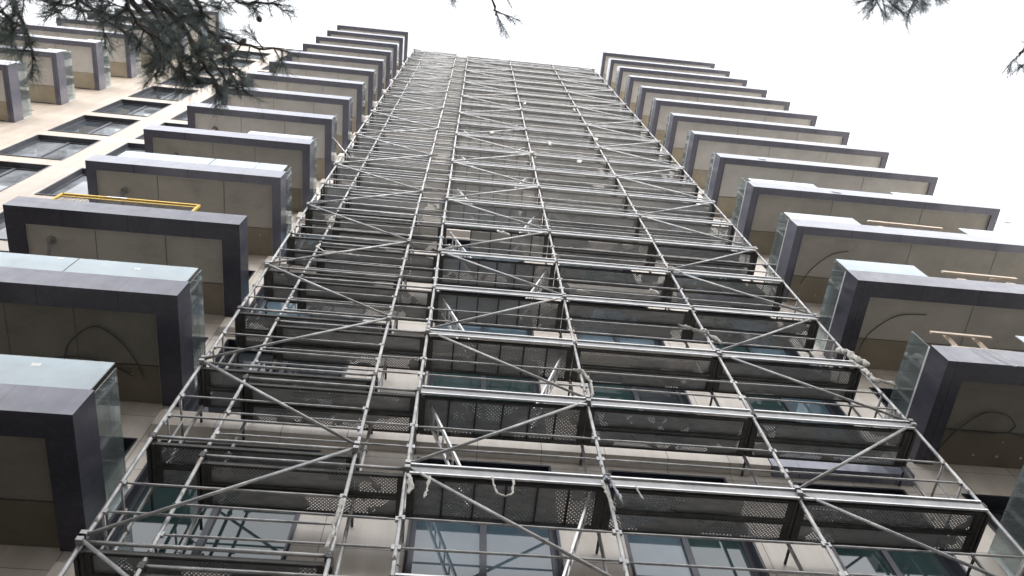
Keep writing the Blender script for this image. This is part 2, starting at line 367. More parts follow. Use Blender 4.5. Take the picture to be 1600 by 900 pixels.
# balconies ------------------------------------------------------------
BW = .34     # dark border of the soffit
def balcony(x0, x1, zr, low=False, tone=2, FH=.56, front=(), side=None, side_h=.66, seam=.32, pipe=None, openR=False, holes=0, sidez=None):
    """zr = top of the fascia rim; front = list of (xa, xb, height) panes; side = 'L','R','LR'"""
    z0 = zr-FH; t = .05; BW = .34 if low else .20
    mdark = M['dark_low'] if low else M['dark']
    o = MB()
    # fascia: outer faces + flat underside border + inner returns
    Y1 = FY-.004
    o.quad((x0,BY,z0),(x1,BY,z0),(x1,BY,zr),(x0,BY,zr))
    o.quad((x0,Y1,z0),(x0,BY,z0),(x0,BY,zr),(x0,Y1,zr)); o.quad((x1,BY,z0),(x1,Y1,z0),(x1,Y1,zr),(x1,BY,zr))
    a, b = x0+BW, x1-BW; yi = BY+BW
    o.quad((x0,BY,z0),(x1,BY,z0),(b,yi,z0),(a,yi,z0)); o.quad((x0,BY,z0),(a,yi,z0),(a,Y1,z0),(x0,Y1,z0)); o.quad((x1,BY,z0),(b,yi,z0),(b,Y1,z0),(x1,Y1,z0))
    h = .07
    o.quad((a,yi,z0),(b,yi,z0),(b,yi,z0+h),(a,yi,z0+h)); o.quad((a,yi,z0),(a,Y1,z0),(a,Y1,z0+h),(a,yi,z0+h)); o.quad((b,yi,z0),(b,Y1,z0),(b,Y1,z0+h),(b,yi,z0+h))
    # rim top and floor
    o.quad((x0,BY,zr),(x1,BY,zr),(x1,BY+t*2,zr),(x0,BY+t*2,zr)); o.quad((x0,BY+t*2,zr),(x0+t*2,BY+t*2,zr),(x0+t*2,Y1,zr),(x0,Y1,zr)); o.quad((x1-t*2,BY+t*2,zr),(x1,BY+t*2,zr),(x1,Y1,zr),(x1-t*2,Y1,zr))
    o.quad((x0+t*2,BY+t*2,zr),(x1-t*2,BY+t*2,zr),(x1-t*2,BY+t*2,zr-.2),(x0+t*2,BY+t*2,zr-.2))
    o.quad((x0+t*2,BY+t*2,zr),(x0+t*2,Y1,zr),(x0+t*2,Y1,zr-.2),(x0+t*2,BY+t*2,zr-.2)); o.quad((x1-t*2,BY+t*2,zr),(x1-t*2,Y1,zr),(x1-t*2,Y1,zr-.2),(x1-t*2,BY+t*2,zr-.2))
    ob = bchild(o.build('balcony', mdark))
    fl = MB(); fl.quad((x0+t*2,BY+t*2,zr-.2),(x1-t*2,BY+t*2,zr-.2),(x1-t*2,Y1,zr-.2),(x0+t*2,Y1,zr-.2)); fl.build('floor', M['concrete'], ob)
    s1 = MB(); zi = z0+h-.004
    s1.quad((a,yi,zi),(b,yi,zi),(b,seam-.006,zi),(a,seam-.006,zi)); 
    for fx in (.36, .70):
        sx_ = a+(b-a)*(fx+random.uniform(-.05,.05)); s1.box(sx_-.005, sx_+.005, yi+.03, seam-.02, zi-.006, zi-.002)
        s1.mi = getattr(s1, 'mi', {}); s1.mi.update({len(s1.f)-1-q: 1 for q in range(6)})
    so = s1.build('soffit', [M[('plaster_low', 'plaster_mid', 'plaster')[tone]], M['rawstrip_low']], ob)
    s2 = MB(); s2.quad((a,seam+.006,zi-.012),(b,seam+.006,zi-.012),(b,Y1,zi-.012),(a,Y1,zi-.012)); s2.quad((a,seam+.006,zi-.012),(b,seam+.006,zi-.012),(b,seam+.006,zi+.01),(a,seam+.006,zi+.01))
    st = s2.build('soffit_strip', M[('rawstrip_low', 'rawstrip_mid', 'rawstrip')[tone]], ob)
    # bolt plates / fixing spots on the strip
    if holes:
        n = max(3, int((b-a)/.42))
        for k in range(n):
            x = a+.25+k*.42
            for y in (seam+.18, seam+.46):
                if random.random() < .6: hp = MB(); hp.tube([(x+random.uniform(-.03,.03), y, zi-.02), (x, y, zi-.011)], .022, 7); hp.build('fixing_spot', M['trim'], ob)
    tr = MB(); w = .022; zt = zi-.008
    tr.box(a+.001, b-.001, yi+.001, yi+w, zt-.01, zt); tr.box(a+.001, a+w, yi+w, Y1, zt-.01, zt); tr.box(b-w, b-.001, yi+w, Y1, zt-.01, zt)
    tr.build('soffit_trim', M['trim'], ob)
    for (xa, xb, hh) in front:
        gm = MB(); gm.box(xa, xb, BY+.018, BY+.034, zr-.10, zr+hh); gm.build('glass_panel', M['glass_front'], ob)
    if side:
        for sd in side:
            xx = x1-.03 if sd == 'R' else x0+.014
            gm = MB(); gm.box(xx, xx+.016, BY+.06, FY-.02, zr-.08, zr+side_h)
            gm.build('glass_panel', M['glass_side'], ob)
            sh = MB(); sh.box(xx-.012, xx-.002, BY+.06, FY-.02, zr+.003, zr+.05); sh.box(xx-.004, xx+.02, FY-.04, FY-.006, zr+.004, zr+side_h)
            sh.build('glass_clamp', M['aluminium'], ob)
    if pipe is not None:
        pm = MB(); px, py = pipe
        pm.tube([(px, py, zi+.01), (px, py, zi-.16), (px, py+.28, zi-.20)], .045, 9); pm.tube([(px,py,zi-.002),(px,py,zi-.03)], .085, 12)
        pm.build('drain_pipe', M['pipe'], ob)
    return ob
bal = {}
for k in range(14):      # left stack
    zr = 10.24+ST*k; fr = []
    if k == 0: fr = [(-8.0,-5.75,.72), (-5.735,-3.80,.72)]
    if k == 1: fr = [(-8.0,-5.70,.62), (-5.68,-3.80,.62)]
    if k == 3: fr = [(-7.62,-5.55,.62), (-5.53,-4.5,.62), (-4.49,-3.84,.62)]
    if k == 4: fr = [(-5.55,-3.84,.40)]
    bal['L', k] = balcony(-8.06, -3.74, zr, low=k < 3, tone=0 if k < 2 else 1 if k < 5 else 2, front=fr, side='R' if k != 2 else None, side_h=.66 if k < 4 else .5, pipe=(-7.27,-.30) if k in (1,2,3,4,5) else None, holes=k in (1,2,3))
for k in range(-1, 13):  # right stack
    zr = 13.47+ST*k; fr = []
    if k == -1: fr = [(8.32,11.5,.66)]
    if k == 0: fr = [(10.22,14.9,.72)]
    if k == 1: fr = [(8.35,10.06,.68)]
    if k == 2: fr = [(8.37,10.14,.58), (12.88,15.2,.55)]
    if k == 3: fr = [(8.45,10.35,.42), (12.62,15.2,.35)]
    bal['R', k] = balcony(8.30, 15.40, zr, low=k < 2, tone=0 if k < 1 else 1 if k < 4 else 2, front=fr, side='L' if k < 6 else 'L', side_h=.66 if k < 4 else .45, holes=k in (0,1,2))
for k in range(0, 8):    # far left stack
    zr = 31.05+ST*k
    bal['F', k] = balcony(-20.0, -15.22, zr, FH=.60, front=[(-15.9,-15.25,.35)] if k < 3 else [], side='R', side_h=.62)
# slack cables clipped under the soffits
def cable(pts, name='loose_cable', m='cable', r=.012, label=None, cat='cable', group=None):
    # smooth the control points
    P = [Vector(p) for p in pts]; out = []
    for i in range(len(P)-1):
        p0 = P[max(i-1,0)]; p1 = P[i]; p2 = P[i+1]; p3 = P[min(i+2,len(P)-1)]
        for s in range(8):
            t = s/8; out.append(.5*((2*p1)+(p2-p0)*t+(2*p0-5*p1+4*p2-p3)*t*t+(3*p1-p0-3*p2+p3)*t*t*t))
    out.append(P[-1]); mb = MB(); mb.tube(out, r, 7); o = mb.build(name, M[m]); return tag(o, label, cat, group)
cable([(8.62,.72,12.90),(8.80,.42,12.93),(9.0,.12,12.92),(9.25,-.06,12.93),(9.6,-.04,12.92),(9.80,.14,12.92),(9.80,.30,12.93),(10.5,.42,12.93),(11.4,.46,12.94)], label='black cable looped in an arc under the lowest large right hand balcony', group=None)
cable([(8.72,.30,12.92),(9.2,.33,12.91),(9.8,.27,12.92)], label='short straight black cable under the arc of cable beneath the lower right balcony')
cable([(-5.50,.62,13.12),(-5.52,.30,13.10),(-5.40,-.04,13.10),(-5.01,-.32,13.09),(-4.68,-.12,13.10),(-4.45,.2,13.09),(-4.35,.5,13.1)], label='black cable arching beneath the left balcony above the dusty glass parapet', r=.013)
cable([(-6.4,.50,13.10),(-5.9,.36,13.08),(-5.5,.25,13.1),(-5.0,.27,13.09),(-4.5,.50,13.1)], label='black cable running nearly straight beneath the same left balcony soffit', r=.013)
cable([(8.72,.55,16.30),(8.85,.15,16.31),(9.3,-.25,16.32),(9.9,-.32,16.33)], label='black cable curving under the second lowest right balcony soffit')
cable([(8.72,.50,19.70),(8.9,.1,19.71),(9.3,-.3,19.72),(9.7,-.42,19.73)], label='thin black cable bowed under the third right balcony from below')
# stickers on the glass
def sticker(parent, x, z, s=.07, y=BY+.016):
    mb = MB(); mb.quad((x,y,z),(x+s*1.3,y,z+.01),(x+s*1.25,y,z+s),(x-.01,y,z+s*.9)); mb.build('sticker', M['sticker'], parent)
sticker(bal['L',1], -6.0, 14.16); sticker(bal['L',1], -4.72, 13.98); sticker(bal['L',0], -4.72, 10.72, .09)
mb = MB(); mb.quad((8.30,-.28,10.33),(8.30,-.16,10.33),(8.30,-.16,10.43),(8.30,-.28,10.43)); mb.build('sticker', M['sticker'], bal['R',-1])

# ------------------------------------------------------------- scaffolding
def scaffold_tower(name, label, uprights, bays, zoff, y0, toe, hatch_bays, braces, endrails):
    T = tag(empty(name, (S[uprights[0]], y0, .12)), label, 'scaffolding')
    def ch(o):
        o.parent = T; o.matrix_parent_inverse = Matrix.Translation((-S[uprights[0]], -y0, -.12)); return o
    topz = OZ+TOPL*LIFT+zoff
    cnt = {}
    extra = {}
    def emit(kind, fn, mat, limit=100):
        """fn(mb) draws; the first ones become parts, the rest one stuff part"""
        cnt[kind] = cnt.get(kind, 0)+1
        if cnt[kind] <= limit:
            mb = MB(); fn(mb); return ch(mb.build(kind, mat))
        if kind not in extra: extra[kind] = (MB(), mat)
        fn(extra[kind][0])
    for u in uprights:
        for yi in (y0, y0+.70):
            def f(mb, u=u, yi=yi):
                # slight joint steps every lift, rosettes
                z = .2; first = True
                top = topz+(1.15 if yi == y0 else .1)
                dx = random.uniform(-.012,.012)
                pts = []; 
                while z < top:
                    pts.append((S[u]+dx*math.sin(z*.7+u), yi+.008*math.sin(z+u*2), z)); z += 2
                pts.append((S[u], yi, top)); mb.tube(pts, .0255, 10)
                k = -4
                while OZ+zoff+k*LIFT < top:
                    zz = OZ+zoff+k*LIFT
                    for d_ in (0, 1.0):
                        if zz+d_ > .3 and zz+d_ < top: mb.tube([(S[u], yi, zz+d_-.005), (S[u], yi, zz+d_+.005)], .040, 8)
                    if zz > .3: mb.tube([(S[u], yi, zz+.30), (S[u], yi, zz+.46)], .0272, 10)
                    k += 1
                mb.box(S[u]-.07, S[u]+.07, yi-.07, yi+.07, .121, .135); mb.tube([(S[u],yi,.13),(S[u],yi,.3)], .019, 8)
            emit('upright', f, M['zinc'])
    for L in range(-2, TOPL+1):
        z = OZ+L*LIFT+zoff
        for (a, b) in bays:
            xa, xb = S[a], S[b]; hb = (a, b) in hatch_bays
            j = lambda s=.008: random.uniform(-s, s)
            # front member
            if toe and a >= 3:
                def f(mb, xa=xa, xb=xb, z=z):
                    q = j(.01)
                    mb.mi = getattr(mb, 'mi', {}); mb.mi.update({len(mb.f)+k: 1 for k in range(6)})
                    mb.box(xa+.035, xb-.035, y0-.052, y0-.046, z-.15, z+.01)           # web
                    mb.box(xa+.035, xb-.035, y0-.078, y0-.0455, z+.006, z+.032)          # top lip
                    mb.box(xa+.035, xb-.035, y0-.074, y0-.0455, z-.172, z-.150)        # bottom lip
                emit('toe_board', f, [M['aluminium'], M['web']])
            def f(mb, xa=xa, xb=xb, z=z): mb.tube([(xa+.02, y0, z+j()), (xb-.02, y0, z+j())], .0235, 8)
            emit('ledger', f, M['zinc'])
            def f(mb, xa=xa, xb=xb, z=z): mb.tube([(xa+.02, y0+.70, z-.05+j()), (xb-.02, y0+.70, z-.05+j())], .0235, 8)
            if a >= 3: emit('ledger', f, M['zinc'])
            # guard rails (tube ends flattened)
            for hgt in (.5, 1.0):
                def f(mb, xa=xa, xb=xb, z=z, hgt=hgt):
                    za, zb = z+hgt+j(.015), z+hgt+j(.015); yy = y0-.006
                    mb.tube([(xa+.02, yy, za), (xa+.10, yy, za), (xa+.16, yy, za), (xb-.16, yy, zb), (xb-.10, yy, zb), (xb-.02, yy, zb)], [.010,.011,.0160,.0160,.011,.010], 8)
                    for xx, zz in ((xa+.035, za), (xb-.035, zb)): mb.box(xx-.02, xx+.02, yy-.02, yy+.02, zz-.035, zz+.035)
                emit('guardrail', f, M['zinc'])
            # decks
            zd = z-.06
            if a == 0: xb_ = S[2]
            else: xb_ = xb
            if hb:
                me = DECK_O if L == 6 else DECK_H if L < 7 else DECK_HB
                cnt['deck'] = cnt.get('deck', 0)+1
                if L < TOPL-1 or True:
                    o = bpy.data.objects.new('deck', me); COL.objects.link(o); ch(o); o.location = (xa+.06, y0+.045, zd)
            else:
                ln = xb_-xa-.12
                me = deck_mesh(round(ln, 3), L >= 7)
                for yy in (y0+.035, y0+.375):
                    cnt['deck'] = cnt.get('deck', 0)+1
                    o = bpy.data.objects.new('deck', me); COL.objects.link(o); ch(o); o.location = (xa+.06, yy, zd)
                    DECKS.append(o)
        for u in uprights:
            def f(mb, u=u, z=z):
                mb.box(S[u]-.052, S[u]-.012, y0+.03, y0+.67, z-.130, z-.006); mb.box(S[u]+.012, S[u]+.052, y0+.03, y0+.67, z-.130, z-.006)
                mb.tube([(S[u], y0+.72, z-.2), (S[u], FY-.01, z-.2)], .02, 7)
                for yy in (y0, y0+.7): mb.box(S[u]-.034, S[u]+.034, yy-.034, yy+.034, z-.055, z+.045)
            emit('transom', f, M['dark_steel'])
        for u in endrails:
            for hgt in (.5, 1.0):
                def f(mb, u=u, z=z, hgt=hgt): mb.tube([(S[u], y0+.02, z+hgt), (S[u], y0+.68, z+hgt)], .018, 8)
                emit('end_rail', f, M['zinc'])
            def f(mb, u=u, z=z):
                mb.tube([(S[u]+.03, y0+.36, z), (S[u]+.03, y0+.36, z+1.0)], .016, 7)
            emit('end_rail', f, M['zinc'])
        for (a, b, par) in braces:
            z2 = z+LIFT
            if L >= TOPL: continue
            if (L % 2 == 0) == (par == 0): p, q = (S[a], z), (S[b], z2)
            else: p, q = (S[b], z), (S[a], z2)
            s = 1 if q[0] > p[0] else -1
            def f(mb, p=p, q=q, s=s):
                yy = y0-.055
                mb.tube([(p[0]+s*.03, yy, p[1]+.05), (q[0]-s*.03, yy, q[1]-.05)], .0225, 8)
                for (x, zz) in ((p[0], p[1]+.03), (q[0], q[1]-.03)): mb.box(x-.035, x+.035, yy-.035, y0-.01, zz-.05, zz+.05)
            emit('brace', f, M['zinc'])
    for kind, (mb, mat) in extra.items():
        o = ch(mb.build(kind, mat)); o['kind'] = 'stuff'
    return T, ch
_dm = {}
DECKS = []
def deck_mesh(ln, brightened=False):
    if (ln, brightened) in _dm: return _dm[ln, brightened]
    mb = MB(); w = .315
    mb.quad((0,0,0),(ln,0,0),(ln,w,0),(0,w,0))                     # perforated plate
    for y in (0, w): mb.box(0, ln, y-.003, y+.003, -.058, -.004)
    for y in (.02, w-.02): mb.box(0.02, ln-.02, y-.014, y+.014, -.062, -.058)
    me = mb.mesh('deck', [M['perf'], M['dark_steel']])
    for i, pg in enumerate(me.polygons):
        if i > 0: pg.material_index = 1
    # end caps
    n = len(me.polygons)
    mb2 = MB(); mb2.v = [tuple(v.co) for v in me.vertices]; mb2.f = [tuple(p.vertices) for p in me.polygons]; mb2.sm = [False]*len(mb2.f)
    nn = len(mb2.f)
    mb2.box(-.03, .055, .004, w-.004, -.056, -.006); mb2.box(ln-.055, ln+.03, .004, w-.004, -.056, -.006)
    me2 = mb2.mesh('deck', [M['perf_bright' if brightened else 'perf'], M['web' if brightened else 'dark_steel']])
    for i, pg in enumerate(me2.polygons):
        if i > 0: pg.material_index = 1
    _dm[ln, brightened] = me2; return me2
def hatch_mesh(brightened=False):
    mb = MB(); ln = 2.57-.12; w = .62
    mb.quad((0,0,0),(ln,0,0),(ln,w,0),(0,w,0))
    for y in (0, w): mb.box(0, ln, y-.012, y+.012, -.085, -.004)
    for k in range(1, 6): mb.box(ln*k/6-.012, ln*k/6+.012, .013, w-.013, -.035, -.004)
    mb.box(-.03, .05, .013, w-.013, -.08, -.005); mb.box(ln-.05, ln+.03, .013, w-.013, -.08, -.005)
    me = mb.mesh('deck', [M['hatch_bright' if brightened else 'hatch'], M['web' if brightened else 'dark_steel']])
    for i, pg in enumerate(me.polygons):
        if i > 0: pg.material_index = 1
    return me
DECK_H = hatch_mesh(); DECK_HB = hatch_mesh(True)
def open_hatch():
    mb = MB(); ln = 2.45; w = .62; h = .62
    mb.quad((h,0,0),(ln,0,0),(ln,w,0),(h,w,0))
    for y in (0, w): mb.box(0, ln, y-.012, y+.012, -.085, -.004)
    for x in (h, 1.1, 1.6, 2.1): mb.box(x-.012, x+.012, .013, w-.013, -.035, -.004)
    mb.box(-.03, .03, .013, w-.013, -.08, -.005); mb.box(ln-.05, ln+.03, .013, w-.013, -.08, -.005)
    me = mb.mesh('deck', [M['hatch'], M['dark_steel']])
    for i, pg in enumerate(me.polygons):
        if i > 0: pg.material_index = 1
    return me
DECK_O = open_hatch()
TB, chB = scaffold_tower('main_scaffold', 'wide galvanised scaffold with silver toe boards, perforated decks and ladders in front of the tower', [1,3,4,5,6], [(1,3),(3,4),(4,5),(5,6)], 0, 0, True, [(3,4)], [(3,4,1),(5,6,1)], [6])
TA, chA = scaffold_tower('side_scaffold', 'narrow scaffold bay with long diagonal braces at the left edge of the scaffolding', [0,2], [(0,2)], .234, -.075, False, [], [(0,2,0)], [0])
# ladders inside the hatch bay
for L in range(-2, TOPL):
    z = OZ+L*LIFT
    if L % 2: x0, x1 = S[3]+.18, S[3]+.82
    else: x0, x1 = S[4]-.18, S[4]-.82
    mb = MB()
    for y in (.20, .52): mb.obox((x1, y, z-.05), (x0, y, z+1.98), .028, .065, up=(0,1,0))
    lad = chB(mb.build('ladder', M['aluminium']))
    for k in range(1, 8):
        t = k/8; rg = MB(); rg.tube([(x1+(x0-x1)*t, .215, z-.05+2.03*t), (x1+(x0-x1)*t, .505, z-.05+2.03*t)], .014, 6)
        if L < 10: rg.build('rung', M['aluminium'], lad)
        else:
            n0 = len(mb.v); mb.v += rg.v; mb.f += [tuple(n0+i for i in f) for f in rg.f]; mb.sm += rg.sm
    if L >= 10: lad.data = mb.mesh('ladder', M['aluminium'])

# ----------------------------------------------- cloth ties on the scaffold
def strip(pts, w, label, m='cloth', seed=0, flat=.35):
    rr = random.Random(seed); P = [Vector(p) for p in pts]; out = []; rs = []
    for i in range(len(P)-1):
        n = max(3, int((P[i+1]-P[i]).length/.04))
        for s in range(n):
            q = P[i].lerp(P[i+1], s/n); out.append(q+Vector((rr.uniform(-1,1), rr.uniform(-1,1), rr.uniform(-1,1)))*w*.35); rs.append(w*rr.uniform(.45,1.15))
    out.append(P[-1]); rs.append(w*.2)
    mb = MB(); mb.tube(out, rs, 7, flat=flat)
    return tag(mb.build('cloth_tie', M[m]), label, 'cloth tie', 'cloth ties knotted on the scaffolding')
def knot(x, z, r, y=-.02, seed=1):
    rr = random.Random(seed); pts = []
    for k in range(16):
        a = k*.9; pts.append((x+math.cos(a)*r*rr.uniform(.5,1), y+math.sin(a)*r*.8, z-r+2*r*k/16))
    return pts
def px(level): return OZ+level*LIFT
strip(knot(2.57,10.41,.085,seed=2)+[(2.62,-.10,10.28),(2.66,-.11,10.06),(2.70,-.10,9.84)], .034, 'grey torn plastic film knotted round the fourth upright at the lowest toe board', 'plastic', 3, .5)
strip([(2.50,-.10,10.30),(2.53,-.08,10.0),(2.60,-.06,9.75)], .025, 'thin rag trailing below the torn plastic film knot', 'cloth', 4)
strip([(7.56,-.06,14.92),(7.64,-.10,14.7),(7.72,-.12,14.4),(7.80,-.14,14.2)], .070, 'thick pale cloth bundle wrapped down the right edge upright', 'cloth', 5, .8)
strip([(7.60,-.06,14.5),(7.70,-.07,14.15),(7.71,-.07,13.8),(7.74,-.08,13.65)], .052, 'twisted pale cloth wound round the right edge upright below the big bundle', 'cloth', 6, .8)
strip([(7.72,-.10,13.72),(7.85,-.12,13.66),(7.99,-.12,13.50)], .045, 'short fat cloth end sticking out right of the edge upright', 'cloth', 7, .8)
strip(knot(5.14,18.40,.10,seed=5)+[(5.24,-.08,18.34),(5.36,-.08,18.2)], .034, 'white rag ball knotted where two braces meet on the fifth upright', 'cloth', 8, .8)
strip([(4.66,-.05,15.48),(4.84,-.08,15.32),(5.05,-.05,15.2),(5.16,-.05,15.2),(5.26,-.06,14.95),(5.33,-.07,14.75)], .036, 'rag twisted from the guardrail round the fifth upright above the window row', 'cloth', 9, .6)
strip([(2.44,-.04,13.4),(2.60,-.05,13.3),(2.68,-.07,12.95),(2.66,-.08,12.55),(2.60,-.05,12.45)], .036, 'long rag bowed out beside the fourth upright at the second toe board', 'cloth', 10, .6)
strip([(1.08,-.10,10.24),(1.10,-.10,10.05),(1.14,-.10,9.90),(1.24,-.10,9.84),(1.33,-.10,9.93),(1.36,-.10,10.24)], .020, 'white cloth loop hanging in a U from the lowest toe board', 'cloth', 11, .6)
strip([(.30,-.07,10.20),(.28,-.07,9.95),(.25,-.07,9.74)], .022, 'narrow white rag hanging left of the U shaped cloth loop', 'cloth', 12)
strip([(.03,-.05,10.24),(.07,-.06,10.05),(.06,-.06,9.82)], .040, 'crumpled rag hanging straight down along the third upright', 'cloth', 13)
strip([(-.69,-.12,9.55),(-.70,-.13,9.35),(-.73,-.12,9.15),(-.70,-.12,8.95),(-.74,-.11,8.7)], .030, 'ragged cloth wrapped on the upright at the bottom edge left of centre', 'cloth', 14, .7)
strip([(2.92,-.09,10.24),(2.95,-.09,10.08),(2.98,-.09,9.96)], .018, 'small pale strap end below the toe board right of the torn film', 'cloth', 15)
strip(knot(2.57,28.3,.14,seed=6), .045, 'big white rag knot high on the fourth upright', 'cloth', 16, .8)
strip(knot(-2.57,19.75,.09,y=-.03,seed=7)+[(-2.6,-.07,19.9),(-2.52,-.07,20.25)], .035, 'knotted rag on the second upright level with the yellow barrier', 'cloth', 17, .7)
strip([(-2.50,-.10,18.1),(-2.55,-.10,17.9),(-2.35,-.08,17.72),(-2.1,-.08,17.74),(-1.6,-.07,17.62)], .028, 'long rag lying along a rail beside the second upright', 'cloth', 18, .6)
strip([(1.30,-.10,20.0),(1.36,-.12,19.8),(1.46,-.10,19.86),(1.58,-.10,19.72)], .045, 'frayed white rag on a toe board above the ladder hatch', 'cloth', 19, .7)
strip([(2.86,-.08,16.72),(3.0,-.10,16.62),(3.15,-.08,16.62)], .026, 'rag lying on the toe board just right of the fourth upright', 'cloth', 20, .7)
strip([(4.45,-.05,17.16),(4.52,-.06,17.05),(4.58,-.06,16.9)], .034, 'white rag folded over a guardrail left of the fifth upright', 'cloth', 21, .7)
for n, (x, z, lab) in enumerate([(1.25,31.1,'small white rag on a high ledger left of the fourth upright'), (3.3,30.2,'small white rag on a high ledger right of the fourth upright'),
        (5.14,31.6,'white rag knot high on the fifth upright'), (2.75,37.8,'tiny pale rag beside the fourth upright near the top'), (4.9,37.4,'tiny pale rag beside the fifth upright near the top'),
        (-3.3,24.9,'white rag tied at the left edge upright above the long stray tube'), (4.1,27.9,'small rag on a ledger between the two right centre standards')]):
    strip([(x,-.08,z+.08),(x+.05,-.1,z-.05),(x-.03,-.1,z-.2),(x+.04,-.09,z-.28)], .05, lab, 'cloth', 30+n, .7)
# stray tube poking out left of the scaffold
mb = MB(); mb.tube([(-4.15,-.5,27.6),(-3.0,-.02,25.7)], .022, 8); tag(mb.build('scaffold_tube', M['zinc']), 'loose thin scaffold tube poking out past the left edge of the scaffolding', 'tube')

# ------------------------------------------------ things on the balconies
zb = 10.24+ST*2
G = tag(empty('barrier', (-6.3,-.80,zb)), 'yellow framed mesh barrier standing on the rim of a left balcony', 'barrier')
def gch(o): o.parent = G; o.matrix_parent_inverse = Matrix.Translation((6.3,.80,-zb)); return o
mb = MB()
for z in (zb+.06, zb+.80): mb.obox((-7.62,-.80,z), (-4.92,-.80,z), .045, .05)
for x in (-7.62,-4.92): mb.obox((x,-.80,zb+.02), (x,-.80,zb+.82), .045, .045)
mb.obox((-7.6,-.80,zb+.68), (-4.95,-.80,zb+.68), .012, .03)
gch(mb.build('frame', M['yellow']))
mb = MB()
for k in range(1, 36): x = -7.62+k*.075; mb.obox((x,-.80,zb+.06), (x,-.80,zb+.80), .005, .005)
for k in range(1, 9): mb.obox((-7.6,-.803,zb+.06+k*.08), (-4.94,-.803,zb+.06+k*.08), .005, .005)
gch(mb.build('wire_mesh', M['mesh_wire']))
mb = MB(); mb.box(-6.75,-6.35,-.828,-.824,zb+.775,zb+.825); gch(mb.build('sticker', M['sticker']))
def timber(name, zr, bars, label):
    mb = MB()
    for p, q, w, h in bars: mb.obox(p, q, w, h)
    return tag(mb.build(name, M['timber']), label, 'timber frame', 'raw timber frames left on the right hand balconies')
z = 13.47
timber('timber_frame', z, [((8.80,-.80,z+.88),(9.90,-.80,z+.84),.03,.07), ((9.10,-.76,z+.95),(9.25,-.55,z+.02),.07,.03), ((9.62,-.76,z+.95),(9.80,-.55,z+.02),.07,.03), ((9.0,-.72,z+.50),(10.12,-.72,z+.46),.03,.06)], 'ladder shaped frame of raw timber leaning on the lowest full right balcony')
z += ST
timber('timber_frame', z, [((10.85,-.78,z+.88),(12.5,-.78,z+.82),.04,.08), ((11.1,-.70,z+.66),(11.3,-.70,z+.66),.05,.09), ((12.2,-.70,z+.66),(12.4,-.70,z+.64),.05,.09), ((12.0,-.70,z+.93),(12.2,-.74,z+.86),.04,.07)], 'raw timber bar with short blocks on the middle right balcony')
z += ST
timber('timber_frame', z, [((10.75,-.78,z+.98),(12.7,-.78,z+.90),.04,.08), ((10.95,-.70,z+.80),(11.1,-.70,z+.78),.05,.08), ((11.9,-.72,z+1.12),(12.1,-.76,z+.95),.04,.06)], 'raw timber bar lying along the upper of the three littered right balconies')
# yellow hose and boots of a worker's kit seen through the side glass
cable([(8.60,-.42,13.52),(8.56,-.50,13.72),(8.62,-.44,13.82),(8.74,-.34,13.74),(8.74,-.24,13.5)], name='hose', m='yellow', r=.035, label='short bent yellow hose behind the clear side glass of the right balcony', cat='hose')
cable([(8.98,-.97,13.45),(9.12,-.985,13.1),(9.28,-.99,12.85),(9.33,-.99,12.80),(9.38,-.99,12.9),(9.30,-.985,13.2),(9.2,-.97,13.48)], name='wire_loop', m='wire', r=.004, label='thin pale wire loop hanging over the fascia of the lower right balcony', cat='wire')
cable([(15.25,-.6,23.0),(15.7,-.8,22.4),(16.1,-1.0,21.7)], name='steel_rod', m='wire', r=.012, label='thin steel rod sticking out into the sky beside the right balcony ends', cat='rod')
cable([(15.35,-.65,22.9),(16.2,-.6,22.75)], name='steel_rod', m='wire', r=.010, label='short level steel rod crossing the rod at the right balcony ends', cat='rod')
for (x, z, lab) in ((9.6, 26.8, 'white paper scrap caught on the fourth right balcony from below'), (10.6, 23.35, 'white paper scrap under the third right balcony from below')):
    mb = MB(); mb.quad((x,-.97,z),(x+.22,-.985,z-.10),(x+.28,-.97,z-.02),(x+.06,-.96,z+.08)); tag(mb.build('paper_scrap', M['sticker']), lab, 'paper scrap')

# ------------------------------------------------------------- pine trees
def shoot(mb, p, d, ln, rr, dens=1.0):
    """a shoot: needles in a brush round a thin stem"""
    n = int(ln*400*dens); side = d.orthogonal().normalized(); oth = d.cross(side)
    for k in range(n):
        t = rr.random(); q = p+d*(ln*t); a = rr.uniform(0, 2*math.pi)
        out = side*math.cos(a)+oth*math.sin(a)
        nd = (d*rr.uniform(.5,1.3)+out*rr.uniform(.35,1.0)+Vector((0,0,-.25))).normalized()
        L_ = rr.uniform(.06,.125); w = nd.cross(Vector((rr.uniform(-1,1),rr.uniform(-1,1),rr.uniform(-1,1)))).normalized()*.0011
        e = q+nd*L_+Vector((0,0,-.006)); md = q+nd*(L_*.5)+Vector((0,0,.004))
        m0 = len(mb.v); mb.v += [tuple(q-w), tuple(q+w), tuple(md+w), tuple(md-w), tuple(e)]
        mb.f += [(m0,m0+1,m0+2,m0+3), (m0+3,m0+2,m0+4)]; mb.sm += [False, False]
